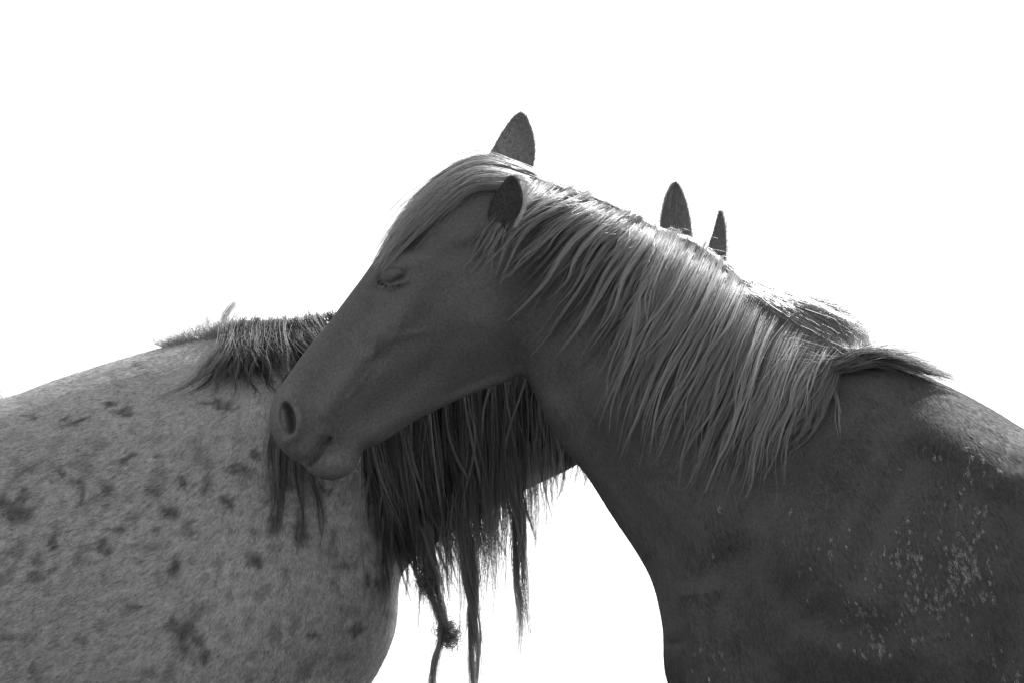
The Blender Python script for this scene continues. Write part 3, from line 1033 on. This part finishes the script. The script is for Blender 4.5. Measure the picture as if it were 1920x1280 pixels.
# ================================================================== MANE OF THE ROAN HORSE
G1 = [[(436, 614), (428, 650), (408, 690), (384, 718), (352, 740)], [(452, 612), (446, 655), (432, 690), (412, 716)], [(478, 609), (468, 650), (462, 690), (450, 720), (444, 748)],
      [(500, 607), (498, 640), (512, 680), (530, 708), (552, 716)], [(530, 605), (536, 640), (560, 680), (585, 712)], [(560, 602), (572, 635), (600, 665), (622, 690)], [(595, 597), (615, 628), (640, 650), (660, 670)], [(628, 592), (652, 618), (690, 650)]]
Lm = lay(G1, 150, 16, 5, 36, 301, BV_L, 0.034, YL - 0.02, None, ext=0.8, lmin=0.3, wave=2.0)
sA = strands(Lm, 30, 0.006, 0.0014, 302, stray=0.12, root_spread=0.009, short=(0.5, 1.0))
sA = np.concatenate([sA])
cA = np.repeat(shade_of(301, 150, 0.06, 0.22), 30)
G2 = [[(548, 690), (516, 750), (505, 850), (512, 930), (498, 1015)], [(560, 690), (532, 760), (530, 850), (520, 940), (506, 1000)], [(575, 700), (560, 800), (575, 900), (592, 960), (578, 1035)], [(590, 700), (580, 820), (602, 900), (622, 965)]]
Ln = lay(G2, 34, 5, 4, 8, 311, BV_L, 0.016, None, None, ext=0.2, lmin=0.5)
sB = strands(Ln, 26, 0.005, 0.0014, 312, stray=0.06)
cB = np.repeat(r.uniform(0.10, 0.22, 34), 26)
G3 = [[(650, 592), (660, 700), (680, 830), (712, 960), (745, 1062)], [(720, 585), (725, 720), (742, 850), (762, 970), (776, 1078)], [(790, 572), (790, 720), (800, 850), (815, 960), (832, 1062)],
      [(850, 560), (850, 720), (860, 850), (880, 950), (905, 1015)], [(920, 550), (920, 700), (925, 830), (935, 915), (946, 985)], [(990, 542), (985, 700), (985, 820), (985, 895), (988, 945)],
      [(1050, 532), (1045, 700), (1040, 800), (1036, 860), (1030, 905)], [(1105, 526), (1098, 700), (1088, 800), (1080, 850), (1072, 880)]]
Lo = np.concatenate([lay(G3, 280, 12, 5, 22, 321, BV_L, 0.035, YL, YL - 0.12, ext=0.6, lmin=0.60, wave=1.7), lay(G3, 60, 14, 6, 60, 325, BV_L, 0.045, YL, YL - 0.12, ext=0.6, lmin=0.7, wave=3.0)])
sC = strands(Lo, 36, np.r_[np.full(280, 0.0085), np.full(60, 0.0022)], 0.0018, 322, stray=0.09, root_spread=0.010, short=(0.82, 1.0))
cC = np.repeat(np.r_[shade_of(321, 280, 0.025, 0.24, 2.5), shade_of(325, 60, 0.12, 0.32)], 36)
hair_object('mane', roan, np.concatenate([sA, sB, sC]), 0.00036, np.concatenate([cA, cB, cC]), M_MANE_L)


def twist_lock(path, y, n, rad, seed, turns=3.0, split=False, tip=0.6, sub=16, lmin=0.5):
    """a rope of small strand bundles wound loosely round each other"""
    r = np.random.default_rng(seed)
    KK = 26
    c = resample(path, KK)
    c3 = PA(c[:, 0], c[:, 1], np.full(KK, y))
    t = np.linspace(0, 1, KK)
    g = r.integers(0, sub, n)
    ph = r.uniform(0, 6.28, sub)[g][:, None]
    tw = r.uniform(0.5, 1.5, sub)[g][:, None]
    br = np.sqrt(r.uniform(0.1, 1, sub))[g][:, None]
    rr = rad * br * (0.6 + 0.55 * np.sin(t * 8 + seed + ph) ** 2) * (1 - (1 - tip) * t)[None]
    an = ph + turns * 6.28 * t[None] * tw
    S = np.repeat(c3[None], n, 0)
    S[..., 0] += rr * np.cos(an); S[..., 1] += rr * np.sin(an)
    S += (r.normal(0, 0.0013, (n, 1, 3)) * (0.6 + t)[None, :, None])
    if split:
        s = np.where(r.uniform(0, 1, sub) < 0.5, -1, 1)[g][:, None]
        S[..., 0] += s * 0.013 * sstep(0.55, 1.0, t)[None]
    fz = (r.uniform(0, 1, (n, 1, 1)) < 0.12)
    S += fz * r.normal(0, 1, (n, 1, 3)) * 0.010 * t[None, :, None] ** 1.2
    S += r.normal(0, 1, (n, 1, 3)) * 0.002 * t[None, :, None] ** 2
    ln = (r.uniform(lmin, 1.0, sub)[g] * r.uniform(0.8, 1.0, n))[:, None]; st = r.uniform(0, 0.2, (n, 1))
    tt = (st + (ln - st) * t[None]) * (KK - 1)
    a = np.clip(np.floor(tt).astype(int), 0, KK - 2); f = (tt - a)[..., None]
    ar = np.arange(n)[:, None]
    return S[ar, a] * (1 - f) + S[ar, a + 1] * f, r.uniform(0.04, 0.26, sub)[g]


YH = YL - 0.13
tl, tc_ = twist_lock([(835, 850), (862, 960), (880, 1060), (884, 1150), (890, 1290), (892, 1420)], YH, 700, 0.0125, 401, 1.6, tip=0.85)
hair_object('hanging_lock', roan, tl, 0.0004, tc_ * 0.8, M_MANE)['label'] = 'matted lock hanging straight down'
tl, tc_ = twist_lock([(952, 820), (966, 920), (972, 1010), (976, 1090), (985, 1180), (980, 1275)], YH, 360, 0.0175, 402, 0.8, split=True, tip=0.45, sub=22)
hair_object('hanging_lock', roan, tl, 0.00038, tc_ * 1.1, M_MANE)['label'] = 'wavy lock with a forked tip'


def tangle(c, rad, n, seed, y):
    r = np.random.default_rng(seed)
    KK = 22
    d = r.normal(0, 1, (n, 3)); d /= np.linalg.norm(d, axis=1)[:, None]
    e = np.cross(d, r.normal(0, 1, (n, 3))); e /= np.linalg.norm(e, axis=1)[:, None]
    t = np.linspace(0, 1, KK)
    a = r.uniform(3, 8, (n, 1)) * t[None] + r.uniform(0, 6, (n, 1))
    rr = rad * r.uniform(0.5, 1.05, (n, 1))
    S = np.array(PA(c[0], c[1], y))[None, None] + (np.cos(a) * rr)[..., None] * d[:, None] + (np.sin(a) * rr)[..., None] * e[:, None]
    S[..., 2] -= 0.004 * t[None]
    return S


tl, tc_ = twist_lock([(795, 960), (803, 1050), (814, 1110), (832, 1172), (842, 1235)], YH, 300, 0.012, 403, 0.9, tip=0.9, sub=18, lmin=0.8)
tl2, tc2 = twist_lock([(826, 1130), (826, 1190), (813, 1250), (808, 1320), (804, 1400)], YH, 130, 0.008, 404, 0.8, tip=0.5, sub=10, lmin=0.7)
tg, tgc = [tl, tl2], [tc_, tc2]
for q, (x, y, rd) in enumerate([(802, 1092, 0.011), (836, 1178, 0.013), (846, 1190, 0.011)]):
    s = tangle((x, y), rd, 130, 410 + q, YH)
    s += np.random.default_rng(q).normal(0, 0.006, (130, 1, 3)) * np.array([1, 1, 1.5])
    idx = np.linspace(0, 21, 26); a = np.clip(idx.astype(int), 0, 20); f = (idx - a)[None, :, None]
    tg.append(s[:, a] * (1 - f) + s[:, a + 1] * f)
    tgc.append(np.random.default_rng(q).uniform(0.03, 0.18, 130))
hair_object('hanging_lock', roan, np.concatenate(tg), 0.0004, np.concatenate(tgc), M_MANE)['label'] = 'tangled lock with knotted balls of hair'
# loose wisps below the curtain
r = np.random.default_rng(420)
n = 460
x0 = np.r_[r.uniform(760, 1060, 240), r.normal(905, 35, 220)]
y0 = np.interp(x0, [700, 780, 900, 950, 1000, 1060], [1040, 1050, 985, 945, 915, 880]) - r.uniform(40, 240, n)
ll = r.uniform(160, 330, n) * r.uniform(0.8, 1.1, n) * np.interp(x0, [760, 900, 1000, 1060], [0.9, 1.1, 0.85, 0.6])
t = np.linspace(0, 1, K)[None]
px = np.stack([x0[:, None] + r.normal(0, 14, (n, 1)) * t ** 1.5 + r.uniform(0, 4, (n, 1)) * np.sin(r.uniform(0, 6, (n, 1)) + t * r.uniform(3, 10, (n, 1))), y0[:, None] + ll[:, None] * t], -1)
Wp = PA(px[..., 0], px[..., 1], YH + r.uniform(-0.02, 0.05, (n, 1)) + 0 * t)
hair_object('loose_wisps', roan, strands(Wp, 4, 0.005, 0.003, 421, stray=0.15), 0.00026, 0.13, M_MANE)
# short hair standing on the withers
n = 700
xs = r.uniform(305, 440, n); ys = np.interp(xs, [300, 340, 430, 440], [652, 646, 632, 630]) - r.uniform(0, 6, n)
hgt = np.interp(xs, [300, 340, 400, 440], [6, 20, 30, 26]) * r.uniform(0.5, 1.3, n)
lean = r.normal(-10, 14, n)
t = np.linspace(0, 1, 8)[None]
px = np.stack([xs[:, None] + lean[:, None] * t + 0.4 * hgt[:, None] * (1 - t) * t * -1, ys[:, None] - hgt[:, None] * t ** 0.9], -1)
W1 = PA(px[..., 0], px[..., 1], YL - r.uniform(-0.02, 0.05, (n, 1)) + 0 * t)
gt = []
for (b, m_, e_) in (((424, 616), (423, 592), (442, 566)), ((438, 616), (437, 600), (446, 584)), ((395, 622), (391, 606), (388, 590))):
    sp = resample([b, m_, e_], 8)
    for q in range(60 if b[0] == 424 else 25):
        o = r.normal(0, 4.0, 2) * np.array([1, 0.4])
        s = sp + o * np.linspace(1, 0.8, 8)[:, None] + r.normal(0, 3, 2) * np.linspace(0, 1, 8)[:, None] ** 2
        gt.append(PA(s[:, 0], s[:, 1], np.full(8, YL - 0.01 + r.uniform(-.012, .012))))
hair_object('withers_tuft', roan, np.concatenate([strands(W1, 5, 0.004, 0.003, 431, stray=0.1), np.array(gt)]), 0.0003, 0.32, M_MANE)

# ================================================================== SHORT COATS


def flow_dark(p):
    u, v = to_px(p)
    h = sstep(1010, 930, u)[:, None]
    nk = np.array([0.35, 0, -0.9]); hd = np.array([-0.55, 0, -0.8])
    return nk * (1 - h) + hd * h


def flow_roan(p):
    u, v = to_px(p)
    k = sstep(200, 560, u)[:, None]
    return np.array([-0.85, 0, -0.45]) * (1 - k) + np.array([-0.15, 0, -1.0]) * k


coat_fur(dark, me_d, flow_dark, coat_dark, 150000, 0.015, 0.00025, M_COAT_D, lift=0.07, seed=8, keep=lambda c: np.random.default_rng(9).uniform(0, 1, len(c)) < sstep(980, 1250, to_px(c)[0]))
coat_fur(dark, me_d, flow_dark, coat_dark, 60000, 0.008, 0.00022, M_COAT_D, lift=0.14, seed=3, len_fn=lambda p: 1 - 0.5 * sstep(1040, 960, to_px(p)[0]))
coat_fur(roan, me_l, flow_roan, coat_roan, 210000, 0.010, 0.00025, M_COAT_L, lift=0.2, seed=4)

# dried mud caught in the hair tips of the dark shoulder
rf = np.random.default_rng(88)
C0 = Vector((0, -D, HC))
fl_s = []
fl_c = []
for (cx, cy_, sx, sy, m) in ((1700, 1045, 26, 12, 22), (1745, 1095, 45, 30, 26), (1815, 1035, 26, 20, 30), (1832, 965, 12, 24, 14), (1790, 1090, 26, 26, 22), (1735, 1135, 32, 14, 24), (1820, 1065, 10, 12, 12),
                             (1850, 1110, 12, 14, 10), (1620, 1165, 26, 26, 20), (1700, 1010, 50, 40, 16), (1700, 1190, 60, 10, 16), (1635, 1215, 16, 10, 12), (1610, 1060, 40, 30, 8), (1770, 945, 3, 3, 2), (1870, 1245, 35, 40, 10),
                             (1330, 1255, 30, 30, 8), (1560, 1000, 120, 100, 14), (1820, 880, 60, 30, 14)):
    for _ in range(int(m * 1.5)):
        x, y = rf.normal(cx, sx), rf.normal(cy_, sy)
        am = rf.uniform(0.12, 0.40)
        big = rf.uniform(0.25, 1.15) ** 1.6
        for _h in range(int(5 + 11 * big)):
            h = BV_D.ray_cast(C0, (P(x + rf.normal(0, 2.2 * big), y + rf.normal(0, 3.6 * big), 0) - C0).normalized(), 9)
            if h[0] is None:
                continue
            nn = np.array(h[1]); p0 = np.array(h[0])
            if nn[1] > 0:
                nn = -nn
            f_ = np.array([0.40, 0, -0.85]) + rf.normal(0, 0.22, 3)
            f_ -= (f_ @ nn) * nn; f_ /= np.linalg.norm(f_)
            ln = rf.uniform(0.0025, 0.006)
            fl_s.append([p0 + nn * 0.0008 + (f_ * t_ + nn * 0.2 * t_ * (1.2 - t_)) * ln for t_ in (0, 0.33, 0.67, 1.0)])
            fl_c.append(am * rf.uniform(0.6, 1.3))
hair_object('mud_flecks', dark, np.array(fl_s), 0.0004, np.array(fl_c), M_COAT_D, tip=0.6)

# whiskers on chin and lips
ws = []
for _ in range(120):
    if rf.uniform() < 0.7:
        x, y = rf.normal(645, 22), rf.uniform(850, 896)
    else:
        x, y = rf.uniform(545, 590), rf.uniform(820, 858)
    h = BV_D.ray_cast(C0, (P(x, y, 0) - C0).normalized(), 9)
    if h[0] is None:
        continue
    nn = np.array(h[1]); nn = -nn if nn[1] > 0 else nn
    d_ = nn * 0.7 + np.array([0.1, 0, -0.9]) + rf.normal(0, 0.3, 3); d_ /= np.linalg.norm(d_)
    ln = rf.uniform(0.006, 0.022)
    ws.append([np.array(h[0]) + d_ * ln * t_ + np.array([0.1, 0, -0.25]) * ln * t_ * t_ for t_ in (0, 0.33, 0.67, 1.0)])
hair_object('whiskers', dark, np.array(ws), 0.00018, 0.16, M_COAT_D)

# lashes of the closed eye
ws = []
for _ in range(24):
    f_ = rf.uniform(0, 1)
    x = 715 + 40 * f_; y = 533 + 4.5 * math.sin(math.pi * f_) - 2
    h = BV_D.ray_cast(C0, (P(x, y, 0) - C0).normalized(), 9)
    if h[0] is None:
        continue
    d_ = np.array([-0.35 + rf.normal(0, 0.15), -0.75, -0.65 + rf.normal(0, 0.1)]); d_ /= np.linalg.norm(d_)
    ln = rf.uniform(0.005, 0.010)
    ws.append([np.array(h[0]) + d_ * ln * t_ for t_ in (0, 0.33, 0.67, 1.0)])
hair_object('eyelashes', dark, np.array(ws), 0.00025, 0.02, M_COAT_D)
